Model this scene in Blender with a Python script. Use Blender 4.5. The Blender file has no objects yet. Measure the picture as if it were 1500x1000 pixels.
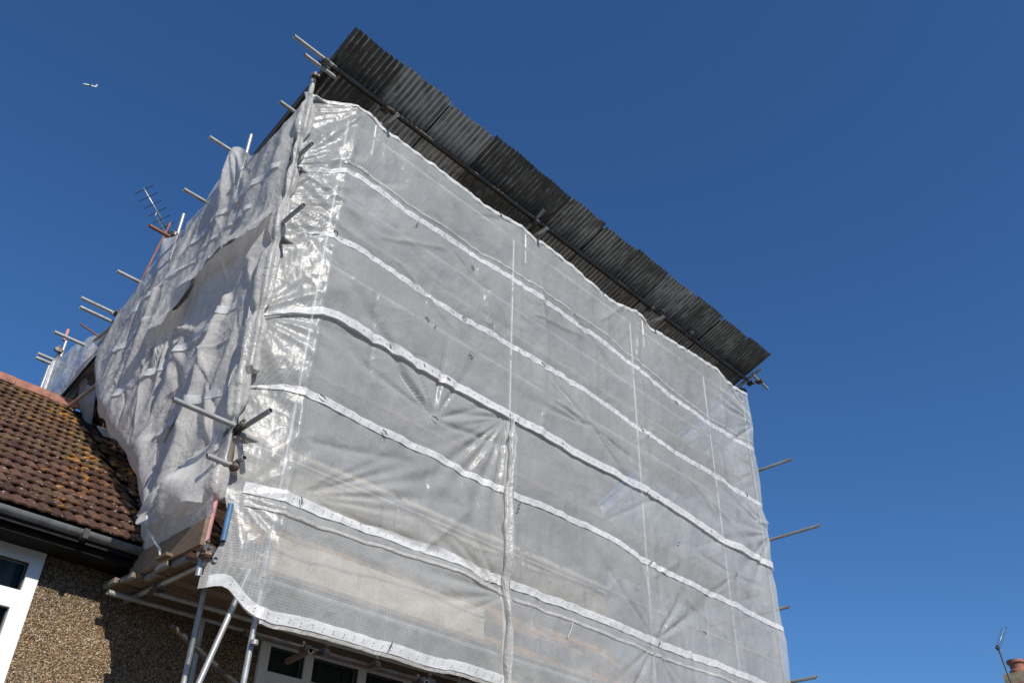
import bpy, math, random
import numpy as np
from mathutils import Vector, Matrix

random.seed(7)
S = bpy.context.scene
COL = S.collection

# ------------------------------------------------------------------ camera, sky, sun, exposure
cam_d = bpy.data.cameras.new('camera')
cam = bpy.data.objects.new('camera', cam_d); COL.objects.link(cam)
cam_d.sensor_fit = 'HORIZONTAL'; cam_d.sensor_width = 36.0; cam_d.lens = 31.2
cam_d.clip_start = 0.1; cam_d.clip_end = 20000.0
cx = Vector((0.6891486, -0.7243654, 0.0192083)); cy = Vector((0.4296385, 0.3871173, -0.8158130)); cz = Vector((0.5835109, 0.5704691, 0.5779967))
cam.matrix_world = Matrix(((cx.x, -cy.x, -cz.x, 0.0), (cx.y, -cy.y, -cz.y, 0.0), (cx.z, -cy.z, -cz.z, 1.6), (0, 0, 0, 1)))
S.camera = cam

SUN_TO = Vector((-0.235, -1.0, 0.80)).normalized()
SUN_EL = math.asin(SUN_TO.z); SUN_ROT = math.atan2(SUN_TO.x, SUN_TO.y)
world = bpy.data.worlds.new('World'); S.world = world; world.use_nodes = True
wn = world.node_tree.nodes; wl = world.node_tree.links
sky = wn.new('ShaderNodeTexSky'); sky.sky_type = 'NISHITA'; sky.sun_disc = False
sky.sun_elevation = SUN_EL; sky.sun_rotation = SUN_ROT
sky.altitude = 0.0; sky.air_density = 1.0; sky.dust_density = 0.0; sky.ozone_density = 10.0
bg = wn['Background']; bg.inputs['Strength'].default_value = 0.120
hs = wn.new('ShaderNodeHueSaturation'); hs.inputs['Saturation'].default_value = 1.06
wl.new(sky.outputs['Color'], hs.inputs['Color']); wl.new(hs.outputs['Color'], bg.inputs['Color'])

sun_d = bpy.data.lights.new('sun', 'SUN'); sun_d.energy = 5.0; sun_d.angle = math.radians(0.5); sun_d.color = (1.0, 0.95, 0.87)
sun = bpy.data.objects.new('sun', sun_d); COL.objects.link(sun)
sun.rotation_euler = SUN_TO.to_track_quat('Z', 'Y').to_euler()

S.view_settings.view_transform = 'Standard'; S.view_settings.look = 'None'
S.view_settings.exposure = 0.0; S.view_settings.gamma = 1.0; S.view_settings.use_curve_mapping = False
S.cycles.max_bounces = 8; S.cycles.transparent_max_bounces = 12

# ------------------------------------------------------------------ materials
def mat(name):
    m = bpy.data.materials.new(name); m.use_nodes = True
    nt = m.node_tree; p = nt.nodes['Principled BSDF']
    return m, nt, p
def N(nt, t, **kw):
    n = nt.nodes.new(t)
    for k, v in kw.items():
        if k.startswith('i_'): n.inputs[k[2:].replace('_', ' ')].default_value = v
        else: setattr(n, k, v)
    return n
def L(nt, a, b): nt.links.new(a, b)
def coords(nt):
    return nt.nodes.new('ShaderNodeNewGeometry').outputs['Position']
def noise(nt, co, scale, detail=3.0, rough=0.55, stretch=None, dist=0.0):
    if stretch:
        mp = N(nt, 'ShaderNodeMapping'); mp.inputs['Scale'].default_value = stretch; L(nt, co, mp.inputs['Vector']); co = mp.outputs['Vector']
    n = N(nt, 'ShaderNodeTexNoise'); n.inputs['Scale'].default_value = scale; n.inputs['Detail'].default_value = detail
    n.inputs['Roughness'].default_value = rough; n.inputs['Distortion'].default_value = dist
    L(nt, co, n.inputs['Vector']); return n.outputs['Fac']
def ramp(nt, f, stops):
    r = N(nt, 'ShaderNodeValToRGB'); el = r.color_ramp.elements
    while len(el) < len(stops): el.new(0.5)
    for e, (p, c) in zip(el, stops):
        e.position = p; e.color = (*c, 1) if len(c) == 3 else c
    L(nt, f, r.inputs['Fac']); return r.outputs['Color']
def mixc(nt, f, a, b, mode='MIX'):
    m = N(nt, 'ShaderNodeMix'); m.data_type = 'RGBA'; m.blend_type = mode
    for s, v in ((m.inputs[0], f), (m.inputs[6], a), (m.inputs[7], b)):
        if hasattr(v, 'is_output'): L(nt, v, s)
        else: s.default_value = v if not isinstance(v, tuple) else (*v, 1) if len(v) == 3 else v
    return m.outputs[2]
def mth(nt, op, a, b=None, clamp=False):
    m = N(nt, 'ShaderNodeMath'); m.operation = op; m.use_clamp = clamp
    for s, v in zip(m.inputs, (a, b)):
        if v is None: continue
        if hasattr(v, 'is_output'): L(nt, v, s)
        else: s.default_value = v
    return m.outputs[0]
def bump(nt, h, strength, dist, normal=None):
    b = N(nt, 'ShaderNodeBump'); b.inputs['Strength'].default_value = strength; b.inputs['Distance'].default_value = dist
    L(nt, h, b.inputs['Height'])
    if normal is not None: L(nt, normal, b.inputs['Normal'])
    return b.outputs['Normal']

def sheet_material(name, see_through, base, rough=0.3, coarse=1.0, transl=0.42, crumple=0.3, cs=5.0, var=0.12):
    m, nt, p = mat(name)
    co = coords(nt)
    sep = N(nt, 'ShaderNodeSeparateXYZ'); L(nt, co, sep.inputs[0])
    u = mth(nt, 'ADD', sep.outputs[0], sep.outputs[1])
    gx = mth(nt, 'SINE', mth(nt, 'MULTIPLY', u, 2*math.pi/0.0235))
    gz = mth(nt, 'SINE', mth(nt, 'MULTIPLY', sep.outputs[2], 2*math.pi/0.0235))
    weave = mth(nt, 'MAXIMUM', gx, gz)
    patch = noise(nt, co, 1.1, 4, 0.6, dist=0.6)
    streak = noise(nt, co, 5.0, 4, 0.6, (3.0, 3.0, 0.5))
    crink = noise(nt, co, 34.0, 5, 0.65, dist=0.8)
    crink2 = noise(nt, co, 9.0, 4, 0.6, (1.0, 1.0, 0.45), dist=1.4)
    col = ramp(nt, mth(nt, 'ADD', mth(nt, 'MULTIPLY', patch, 0.5), mth(nt, 'MULTIPLY', streak, 0.5)),
               [(0.32, tuple(c*(1-var*1.2) for c in base)), (0.68, tuple(min(1, c*(1+var*.7)) for c in base))])
    grain = noise(nt, co, 60.0, 3, 0.7, (2.2, 2.2, 0.6))
    col = mixc(nt, 1.0, col, ramp(nt, grain, [(0.3, (0.84,)*3), (0.7, (1.1,)*3)]), 'MULTIPLY')
    L(nt, col, p.inputs['Base Color'])
    p.inputs['Roughness'].default_value = rough
    p.inputs['Specular IOR Level'].default_value = 0.5
    wob = N(nt, 'ShaderNodeTexNoise'); wob.inputs['Scale'].default_value = 3.0; wob.inputs['Detail'].default_value = 3; L(nt, co, wob.inputs['Vector'])
    wv = N(nt, 'ShaderNodeVectorMath'); wv.operation = 'MULTIPLY_ADD'; L(nt, wob.outputs['Color'], wv.inputs[0]); wv.inputs[1].default_value = (.45, .45, .45); L(nt, co, wv.inputs[2])
    hh = None
    for sc_, am in ((cs, 1.0), (cs*2.6, .4)):
        vo = N(nt, 'ShaderNodeTexVoronoi'); vo.inputs['Scale'].default_value = sc_; L(nt, wv.outputs[0], vo.inputs['Vector'])
        q = mth(nt, 'MULTIPLY', vo.outputs['Distance'], am); hh = q if hh is None else mth(nt, 'ADD', hh, q)
    n0 = bump(nt, hh, crumple, 0.25/cs)
    n1 = bump(nt, crink2, 0.4*coarse, 0.02, n0)
    n2 = bump(nt, crink, 0.42*coarse, 0.006, n1)
    L(nt, n2, p.inputs['Normal'])
    tr = N(nt, 'ShaderNodeBsdfTranslucent'); L(nt, col, tr.inputs['Color']); L(nt, n1, tr.inputs['Normal'])
    mx = N(nt, 'ShaderNodeMixShader'); mx.inputs[0].default_value = transl
    L(nt, p.outputs[0], mx.inputs[1]); L(nt, tr.outputs[0], mx.inputs[2])
    tp = N(nt, 'ShaderNodeBsdfTransparent')
    f = mth(nt, 'ADD', see_through - 0.05, mth(nt, 'MULTIPLY', mth(nt, 'SUBTRACT', streak, 0.5), 0.34*min(1, see_through*4)))
    f = mth(nt, 'SUBTRACT', f, mth(nt, 'MULTIPLY', weave, 0.10*min(1, see_through*3)), True)
    f = mth(nt, 'ADD', f, 0.05)
    m2 = N(nt, 'ShaderNodeMixShader'); L(nt, f, m2.inputs[0]); L(nt, mx.outputs[0], m2.inputs[1]); L(nt, tp.outputs[0], m2.inputs[2])
    L(nt, m2.outputs[0], nt.nodes['Material Output'].inputs['Surface'])
    return m
M = {}
M['sheet'] = sheet_material('clear_sheeting', 0.44, (0.75, 0.765, 0.75), 0.28, 0.6, 0.38, 0.2, 2.4, 0.2)
M['side'] = sheet_material('side_sheeting', 0.15, (0.87, 0.845, 0.80), 0.23, 0.85, 0.45, 0.25, 5.0, 0.10)
M['far'] = sheet_material('far_sheeting', 0.03, (0.7, 0.7, 0.7), 0.4, 0.5, 0.3, 0.2, 4.0)
M['band'] = sheet_material('white_band', 0.09, (0.86, 0.86, 0.85), 0.35, 0.5, 0.3, 0.2, 8.0)
M['wrap'] = sheet_material('bunched_sheeting', 0.2, (0.74, 0.72, 0.68), 0.25, 0.9, 0.4, 0.5, 9.0)

def steel(name, col, metallic=0.55, rough=0.42, rust=0.0):
    m, nt, p = mat(name); co = coords(nt)
    a = noise(nt, co, 14, 5, 0.6); b = noise(nt, co, 90, 3, 0.6)
    c = ramp(nt, a, [(0.3, tuple(x*0.72 for x in col)), (0.7, tuple(min(1, x*1.18) for x in col))])
    c = mixc(nt, mth(nt, 'MULTIPLY', b, 0.35), c, (0.16, 0.15, 0.14))
    if rust: c = mixc(nt, ramp(nt, noise(nt, co, 7, 5, 0.7), [(0.5, (0, 0, 0)), (0.62, (rust, rust, rust))]), c, (0.17, 0.075, 0.04))
    L(nt, c, p.inputs['Base Color']); p.inputs['Metallic'].default_value = metallic
    L(nt, ramp(nt, a, [(0.2, (rough-.1,)*3), (0.8, (rough+.15,)*3)]), p.inputs['Roughness'])
    L(nt, bump(nt, b, 0.2, 0.002), p.inputs['Normal']); return m
M['galv'] = steel('galvanised_tube', (0.50, 0.51, 0.49), 0.5, 0.42, 0.35)
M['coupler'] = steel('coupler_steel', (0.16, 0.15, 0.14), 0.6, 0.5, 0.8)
M['pink'] = steel('pink_painted_tube', (0.62, 0.27, 0.26), 0.0, 0.5, 0.3)
M['blue'] = steel('blue_painted_tube', (0.05, 0.19, 0.38), 0.0, 0.5, 0.2)
M['red'] = steel('red_painted_steel', (0.42, 0.04, 0.05), 0.0, 0.5, 0.1)
M['rusty'] = steel('rusty_tube', (0.28, 0.10, 0.06), 0.1, 0.7, 0.7)
M['black'] = steel('black_plastic', (0.02, 0.02, 0.022), 0.0, 0.5)

def tin():
    m, nt, p = mat('corrugated_tin'); co = coords(nt)
    oi = N(nt, 'ShaderNodeObjectInfo')
    st = noise(nt, co, 9, 5, 0.7, (4.0, 0.5, 0.5)); bl = noise(nt, co, 5, 5, 0.65)
    v = mth(nt, 'ADD', mth(nt, 'MULTIPLY', st, 0.65), mth(nt, 'MULTIPLY', bl, 0.4))
    v = mth(nt, 'ADD', v, mth(nt, 'MULTIPLY', mth(nt, 'SUBTRACT', oi.outputs['Random'], 0.5), 0.26))
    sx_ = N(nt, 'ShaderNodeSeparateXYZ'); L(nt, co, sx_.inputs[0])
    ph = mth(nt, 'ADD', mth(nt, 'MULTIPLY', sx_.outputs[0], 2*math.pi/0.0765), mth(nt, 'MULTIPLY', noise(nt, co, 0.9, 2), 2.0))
    crest_streak = mth(nt, 'MULTIPLY', mth(nt, 'POWER', mth(nt, 'ADD', mth(nt, 'MULTIPLY', mth(nt, 'SINE', ph), 0.5), 0.5), 3.0), mth(nt, 'SUBTRACT', mth(nt, 'ADD', noise(nt, co, 2.2, 4, 0.7), mth(nt, 'MULTIPLY', oi.outputs['Random'], 0.25)), 0.44, True))  # lighter streaks along the corrugation crests, broken up by noise
    v = mth(nt, 'ADD', mth(nt, 'SUBTRACT', v, 0.05), mth(nt, 'MULTIPLY', crest_streak, 2.4))
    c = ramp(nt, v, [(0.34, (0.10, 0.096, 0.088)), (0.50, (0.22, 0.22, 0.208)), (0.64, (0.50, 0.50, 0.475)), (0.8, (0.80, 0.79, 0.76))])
    c = mixc(nt, ramp(nt, noise(nt, co, 3.2, 5, 0.7), [(0.56, (0, 0, 0)), (0.68, (0.55,)*3)]), c, (0.12, 0.075, 0.05))
    L(nt, c, p.inputs['Base Color']); p.inputs['Metallic'].default_value = 0.15; p.inputs['Roughness'].default_value = 0.55
    L(nt, bump(nt, bl, 0.25, 0.01), p.inputs['Normal']); return m
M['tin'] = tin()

def timber(name, c0, c1):
    m, nt, p = mat(name); co = coords(nt); oi = N(nt, 'ShaderNodeObjectInfo')
    g = noise(nt, co, 6, 5, 0.65, (1.0, 9.0, 9.0)); k = noise(nt, co, 3, 3)
    v = mth(nt, 'ADD', mth(nt, 'MULTIPLY', g, 0.7), mth(nt, 'MULTIPLY', k, 0.3))
    v = mth(nt, 'ADD', v, mth(nt, 'MULTIPLY', mth(nt, 'SUBTRACT', oi.outputs['Random'], 0.5), 0.2))
    L(nt, ramp(nt, v, [(0.3, c0), (0.7, c1)]), p.inputs['Base Color']); p.inputs['Roughness'].default_value = 0.8
    L(nt, bump(nt, g, 0.4, 0.004), p.inputs['Normal']); return m
M['board'] = timber('scaffold_timber', (0.11, 0.072, 0.045), (0.30, 0.215, 0.14))
M['pale'] = timber('pale_timber', (0.40, 0.33, 0.22), (0.62, 0.53, 0.38))
M['darkwood'] = timber('dark_timber', (0.02, 0.017, 0.015), (0.05, 0.04, 0.035))

def pebbledash():
    m, nt, p = mat('pebbledash'); co = coords(nt)
    v = N(nt, 'ShaderNodeTexVoronoi'); v.inputs['Scale'].default_value = 120; L(nt, co, v.inputs['Vector'])
    v2 = N(nt, 'ShaderNodeTexVoronoi'); v2.inputs['Scale'].default_value = 66; L(nt, co, v2.inputs['Vector'])
    sx = N(nt, 'ShaderNodeSeparateColor'); L(nt, v.outputs['Color'], sx.inputs[0])
    c = ramp(nt, sx.outputs[0], [(0.0, (0.07, 0.05, 0.035)), (0.2, (0.22, 0.145, 0.085)), (0.5, (0.42, 0.285, 0.16)), (0.85, (0.52, 0.39, 0.25)), (0.96, (0.85, 0.79, 0.68))])
    gap = ramp(nt, v.outputs['Distance'], [(0.35, (1, 1, 1)), (0.85, (0.45, 0.40, 0.34))])
    c = mixc(nt, 1.0, c, gap, 'MULTIPLY')
    hgt_noise = noise(nt, co, 0.9, 5, 0.6)
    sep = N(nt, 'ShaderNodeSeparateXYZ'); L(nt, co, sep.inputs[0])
    hgt = mth(nt, 'ADD', mth(nt, 'MULTIPLY', mth(nt, 'SUBTRACT', sep.outputs[2], 3.85), 1.8), mth(nt, 'SUBTRACT', hgt_noise, 0.35), True)  # darker and bluer towards the wall top, edge varied by noise
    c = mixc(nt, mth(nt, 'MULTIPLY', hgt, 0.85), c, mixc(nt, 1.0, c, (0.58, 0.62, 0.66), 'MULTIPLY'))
    c = mixc(nt, 0.6, c, ramp(nt, noise(nt, co, 22, 4, 0.7), [(0.3, (0.45, 0.45, 0.45)), (0.7, (1.25, 1.2, 1.15))]), 'MULTIPLY')
    L(nt, c, p.inputs['Base Color']); p.inputs['Roughness'].default_value = 0.75
    h = mth(nt, 'SUBTRACT', 1.0, v.outputs['Distance']); h2 = mth(nt, 'SUBTRACT', 1.0, v2.outputs['Distance'])
    L(nt, bump(nt, h2, 0.6, 0.02, bump(nt, h, 0.9, 0.012)), p.inputs['Normal']); return m
M['dash'] = pebbledash()

def tile_mat():
    m, nt, p = mat('clay_tile'); co = coords(nt); oi = N(nt, 'ShaderNodeObjectInfo')
    a = noise(nt, co, 16, 5, 0.65)
    v = mth(nt, 'ADD', mth(nt, 'MULTIPLY', a, 0.6), mth(nt, 'MULTIPLY', oi.outputs['Random'], 0.4))
    c = ramp(nt, v, [(0.25, (0.046, 0.025, 0.019)), (0.5, (0.088, 0.048, 0.034)), (0.75, (0.14, 0.075, 0.05))])
    sep = N(nt, 'ShaderNodeSeparateXYZ'); L(nt, co, sep.inputs[0])
    up = mth(nt, 'MULTIPLY', mth(nt, 'SUBTRACT', sep.outputs[2], 5.0), 0.055)
    moss = ramp(nt, mth(nt, 'ADD', noise(nt, co, 1.7, 4, 0.6), up), [(0.56, (0, 0, 0)), (0.72, (0.4,)*3)])
    c = mixc(nt, moss, c, ramp(nt, noise(nt, co, 30, 3), [(0.3, (0.10, 0.075, 0.03)), (0.7, (0.22, 0.17, 0.075))]))
    edge = mth(nt, 'MULTIPLY', mth(nt, 'SUBTRACT', sep.outputs[0], 2.2), 0.05)
    lich = mth(nt, 'MULTIPLY', ramp(nt, mth(nt, 'ADD', noise(nt, co, 9, 5, 0.7, dist=0.5), edge), [(0.59, (0, 0, 0)), (0.65, (1, 1, 1))]),
               ramp(nt, mth(nt, 'ADD', noise(nt, co, 1.9, 3, 0.5), up), [(0.47, (0, 0, 0)), (0.60, (0.9,)*3)]))
    c = mixc(nt, lich, c, ramp(nt, noise(nt, co, 26, 3), [(0.35, (0.42, 0.12, 0.015)), (0.65, (0.55, 0.30, 0.03))]))
    lichen_glint = ramp(nt, noise(nt, co, 24, 2, 0.5), [(0.68, (0, 0, 0)), (0.73, (1, 1, 1))])  # pale lichen specks with their sun sparkle painted into the colour
    c = mixc(nt, lichen_glint, c, (0.6, 0.56, 0.52))
    L(nt, c, p.inputs['Base Color']); p.inputs['Roughness'].default_value = 0.62
    L(nt, bump(nt, noise(nt, co, 120, 3, 0.6), 0.5, 0.004), p.inputs['Normal']); return m
M['tile'] = tile_mat()


def plain(name, c, rough=0.5, var=0.15, scale=12, metallic=0.0, bmp=0.15):
    m, nt, p = mat(name); co = coords(nt); a = noise(nt, co, scale, 5, 0.6)
    L(nt, ramp(nt, a, [(0.3, tuple(x*(1-var) for x in c)), (0.7, tuple(min(1, x*(1+var)) for x in c))]), p.inputs['Base Color'])
    p.inputs['Roughness'].default_value = rough; p.inputs['Metallic'].default_value = metallic
    L(nt, bump(nt, a, bmp, 0.005), p.inputs['Normal']); return m
M['ridge'] = plain('ridge_clay', (0.28, 0.115, 0.075), 0.7, 0.35, 9)
M['lead'] = plain('lead_flashing', (0.27, 0.29, 0.28), 0.55, 0.25, 7)
M['upvc'] = plain('white_upvc', (0.80, 0.80, 0.78), 0.3, 0.03, 4, 0, 0.02)
M['gutter'] = plain('grey_gutter', (0.16, 0.165, 0.165), 0.4, 0.3, 10)
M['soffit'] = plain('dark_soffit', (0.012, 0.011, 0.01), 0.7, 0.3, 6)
M['felt'] = plain('roof_felt', (0.018, 0.018, 0.018), 0.8, 0.4, 20)
M['curtain'] = plain('grey_curtain', (0.17, 0.17, 0.18), 0.9, 0.2, 8)
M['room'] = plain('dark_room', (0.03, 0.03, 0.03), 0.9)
M['ground'] = plain('concrete_ground', (0.075, 0.072, 0.066), 0.9, 0.25, 0.8)
M['loft'] = plain('loft_board', (0.36, 0.31, 0.24), 0.8, 0.25, 3)
M['brick'] = plain('stack_brick', (0.32, 0.15, 0.09), 0.85, 0.4, 6)
M['stone'] = plain('stack_cap', (0.42, 0.33, 0.20), 0.85, 0.3, 6)
M['pot'] = plain('clay_pot', (0.30, 0.12, 0.075), 0.7, 0.4, 5)
for k_ in ('soffit', 'felt', 'room', 'dash', 'tile'): M[k_].node_tree.nodes['Principled BSDF'].inputs['Specular IOR Level'].default_value = 0.15
M['eyelet'] = plain('eyelet_grey', (0.09, 0.09, 0.09), 0.5)
M['alu'] = plain('aerial_alloy', (0.45, 0.45, 0.44), 0.4, 0.2, 20, 0.6)
M['plane'] = plain('aircraft_white', (0.85, 0.86, 0.88), 0.4, 0.03, 0.1)
def glass():
    m, nt, p = mat('window_glass')
    gl = N(nt, 'ShaderNodeBsdfGlossy'); gl.inputs['Roughness'].default_value = 0.03
    tp = N(nt, 'ShaderNodeBsdfTransparent'); tp.inputs['Color'].default_value = (0.75, 0.8, 0.8, 1)
    fr = N(nt, 'ShaderNodeFresnel'); fr.inputs['IOR'].default_value = 1.36
    mx = N(nt, 'ShaderNodeMixShader'); L(nt, mth(nt, 'MULTIPLY', fr.outputs[0], 0.28), mx.inputs[0]); L(nt, tp.outputs[0], mx.inputs[1]); L(nt, gl.outputs[0], mx.inputs[2])
    L(nt, mx.outputs[0], nt.nodes['Material Output'].inputs['Surface']); return m
M['glass'] = glass()

# ------------------------------------------------------------------ mesh helpers
class MB:
    def __init__(s): s.v = []; s.f = []
    def box(s, lo, hi):
        b = len(s.v); x0, y0, z0 = lo; x1, y1, z1 = hi
        s.v += [(x0,y0,z0),(x1,y0,z0),(x1,y1,z0),(x0,y1,z0),(x0,y0,z1),(x1,y0,z1),(x1,y1,z1),(x0,y1,z1)]
        s.f += [tuple(b+i for i in q) for q in ((3,2,1,0),(4,5,6,7),(0,1,5,4),(1,2,6,5),(2,3,7,6),(3,0,4,7))]; return s
    def obox(s, c, ax, ay, az):
        c, ax, ay, az = map(Vector, (c, ax, ay, az)); b = len(s.v)
        for k in (-1, 1):
            for (i, j) in ((-1,-1),(1,-1),(1,1),(-1,1)): s.v.append(tuple(c+ax*i+ay*j+az*k))
        s.f += [tuple(b+i for i in q) for q in ((3,2,1,0),(4,5,6,7),(0,1,5,4),(1,2,6,5),(2,3,7,6),(3,0,4,7))]; return s
    def frame(s, d):
        d = Vector(d).normalized(); u = d.cross(Vector((0,0,1)) if abs(d.z) < .9 else Vector((1,0,0))).normalized(); return u, d.cross(u)
    def tube(s, p0, p1, r, n=12, hollow=True, r1=None):
        p0, p1 = Vector(p0), Vector(p1); d = (p1-p0).normalized(); u, w = s.frame(d); r1 = r if r1 is None else r1
        rings = [(p0, r), (p1, r1)]
        if hollow: rings = [(p0+d*.12, r*.8), (p0, r*.82), (p0, r), (p1, r1), (p1, r1*.82), (p1-d*.12, r1*.8)]
        b = len(s.v)
        for p, q in rings:
            for i in range(n):
                a = 2*math.pi*i/n; s.v.append(tuple(p+u*math.cos(a)*q+w*math.sin(a)*q))
        for k in range(len(rings)-1):
            for i in range(n):
                j = (i+1) % n; s.f.append((b+k*n+i, b+k*n+j, b+(k+1)*n+j, b+(k+1)*n+i))
        s.f.append(tuple(b+i for i in range(n))[::-1]); s.f.append(tuple(b+(len(rings)-1)*n+i for i in range(n))); return s
    def path(s, pts, r, n=8):
        for a, b_ in zip(pts[:-1], pts[1:]): s.tube(a, b_, r, n, False)
        return s
    def lathe(s, c, prof, n=20):
        b = len(s.v); c = Vector(c)
        for r, z in prof:
            for i in range(n):
                a = 2*math.pi*i/n; s.v.append((c.x+r*math.cos(a), c.y+r*math.sin(a), c.z+z))
        for k in range(len(prof)-1):
            for i in range(n):
                j = (i+1) % n; s.f.append((b+k*n+i, b+k*n+j, b+(k+1)*n+j, b+(k+1)*n+i))
        s.f.append(tuple(b+i for i in range(n))[::-1]); s.f.append(tuple(b+(len(prof)-1)*n+i for i in range(n))); return s
    def grid(s, P):
        P = np.asarray(P, float); a, c = P.shape[:2]; b = len(s.v); s.v += [tuple(p) for p in P.reshape(-1, 3)]
        s.f += [(b+i*c+j, b+(i+1)*c+j, b+(i+1)*c+j+1, b+i*c+j+1) for i in range(a-1) for j in range(c-1)]; return s
    def build(s, name, m, parent=None, smooth=False, angle=None):
        o = Vector((0, 0, 0)) if parent is None else origin(parent)
        me = bpy.data.meshes.new(name); me.from_pydata([tuple(Vector(v)-o) for v in s.v], [], s.f)
        me.materials.append(M[m] if isinstance(m, str) else m)
        if smooth:
            me.polygons.foreach_set('use_smooth', [True]*len(me.polygons))
            if angle is not None: me.set_sharp_from_angle(angle=math.radians(angle))
        me.update(); ob = bpy.data.objects.new(name, me); COL.objects.link(ob)
        if parent is not None: ob.parent = parent
        return ob
def origin(o):
    v = Vector(o.location)
    while o.parent: o = o.parent; v += Vector(o.location)
    return v
def tag(o, label=None, cat=None, group=None, kind=None):
    for k, v in (('label', label), ('category', cat), ('group', group), ('kind', kind)):
        if v: o[k] = v
    return o
def thing(name, loc, label, cat, group=None):
    o = bpy.data.objects.new(name, None); COL.objects.link(o); o.location = loc; o.empty_display_size = .2
    return tag(o, label, cat, group)

def vnoise(x, y, seed=0):
    xi = np.floor(x).astype(np.int64); yi = np.floor(y).astype(np.int64); fx = x-xi; fy = y-yi
    fx = fx*fx*fx*(fx*(fx*6-15)+10); fy = fy*fy*fy*(fy*(fy*6-15)+10)
    def h(i, j):
        k = (i*374761393 + j*668265263 + seed*974711) & 0x7fffffff
        k = ((k ^ (k >> 13))*1274126177) & 0x7fffffff
        return ((k ^ (k >> 16)) & 0xffff)/32767.5-1
    return (h(xi,yi)*(1-fx)+h(xi+1,yi)*fx)*(1-fy)+(h(xi,yi+1)*(1-fx)+h(xi+1,yi+1)*fx)*fy
def fbm(x, y, seed=0, o=4):
    r = 0; a = 1.0; x = np.asarray(x, float); y = np.asarray(y, float)
    for k in range(o): r = r+a*vnoise(x, y, seed+k*7); x = x*2.03+5.1; y = y*2.03+1.7; a *= .5
    return r
def ridged(x, y, seed=0, o=3):
    r = 0; a = 1.0
    for k in range(o): r = r+a*(1-np.abs(vnoise(x, y, seed+k*5))*2); x = x*2.1+3; y = y*2.1+9; a *= .5
    return r
def interp(pts):
    xs = np.array([p[0] for p in pts]); ys = np.array([p[1] for p in pts]); i = np.argsort(xs); xs, ys = xs[i], ys[i]
    def f(t):
        t = np.asarray(t, float); e = .05
        return (np.interp(t-e, xs, ys)+2*np.interp(t, xs, ys)+np.interp(t+e, xs, ys))/4
    return f
def sstep(a, b, t):
    t = np.clip((t-a)/(b-a), 0, 1); return t*t*(3-2*t)

# ------------------------------------------------------------------ ground
g = MB().box((-600, -600, -0.3), (600, 600, 0.0)).build('ground', 'ground'); tag(g, kind='structure')

# ------------------------------------------------------------------ houses
WALL_Y, EAVE_Y, EAVE_Z = 7.85, 7.50, 4.58
PITCH = math.radians(37.8); RIDGE_Y = 11.5; RIDGE_Z = EAVE_Z+(RIDGE_Y-EAVE_Y)*math.tan(PITCH)
def wall_with_hole(x0, x1, hx0, hx1, hz0, hz1, top=4.40):
    b = MB()
    b.box((x0, WALL_Y, 0), (hx0, WALL_Y+.28, top)); b.box((hx1, WALL_Y, 0), (x1, WALL_Y+.28, top))
    b.box((hx0, WALL_Y, 0), (hx1, WALL_Y+.28, hz0)); b.box((hx0, WALL_Y, hz1), (hx1, WALL_Y+.28, top)); return b
def tile_mesh(seed):
    r = random.Random(seed); w, ln, n = .106, .33, 6; V = []; F = []
    for row, (yy, zz) in enumerate(((0, .033), (ln, .004))):
        for lay in (0, -.016):
            for i in range(n+1):
                t = i/n; bow = .015*math.sin(math.pi*t)+r.uniform(-.001, .001)
                V.append(((t-.5)*w, yy-(0.014*math.sin(math.pi*t) if row == 0 else 0), zz+bow+lay))
    k = n+1
    for i in range(n):
        F.append((i, i+1, 2*k+i+1, 2*k+i)); F.append((k+i, k+i+1, i+1, i)); F.append((3*k+i, 3*k+i+1, k+i+1, k+i))
    F.append((k, 0, 2*k, 3*k)); F.append((n, k+n, 3*k+n, 2*k+n))
    me = bpy.data.meshes.new('roof_tile'); me.from_pydata(V, [], F); me.materials.append(M['tile']); me.update(); return me
TILES = [tile_mesh(i) for i in range(4)]
ROT = Matrix.Rotation(PITCH, 4, 'X'); GAUGE = .248; TW = .104
def lay_tiles(roof, x0, x1, singles, rng, y1=RIDGE_Y-.05):
    cells = []
    rows = int((y1-EAVE_Y)/math.cos(PITCH)/GAUGE)
    for r in range(rows):
        d = r*GAUGE-.05
        for c in range(int((x1-x0)/TW)):
            x = x0+(c+.5+(.5 if r % 2 else 0))*TW
            cells.append((x, EAVE_Y+d*math.cos(PITCH), EAVE_Z+d*math.sin(PITCH)+.012))
    cells.sort(key=singles)
    o = origin(roof); rest = MB()
    for i, (x, y, z) in enumerate(cells):
        mt = Matrix.Translation((x+rng.uniform(-.004, .004), y+rng.uniform(-.006, .006), z+rng.uniform(-.003, .005))) @ ROT \
            @ Matrix.Rotation(rng.uniform(-.035, .035), 4, 'Z') @ Matrix.Rotation(rng.uniform(-.03, .03), 4, 'Y')
        me = TILES[i % 4]
        if i < 298:
            ob = bpy.data.objects.new('roof_tile', me); COL.objects.link(ob); ob.parent = roof; mt.translation -= o; ob.matrix_local = mt
        else:
            b = len(rest.v); rest.v += [tuple(mt @ v.co) for v in me.vertices]; rest.f += [tuple(b+k for k in p.vertices) for p in me.polygons]
    if rest.v: tag(rest.build('roof_tiles', 'tile', roof), kind='stuff')
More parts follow.
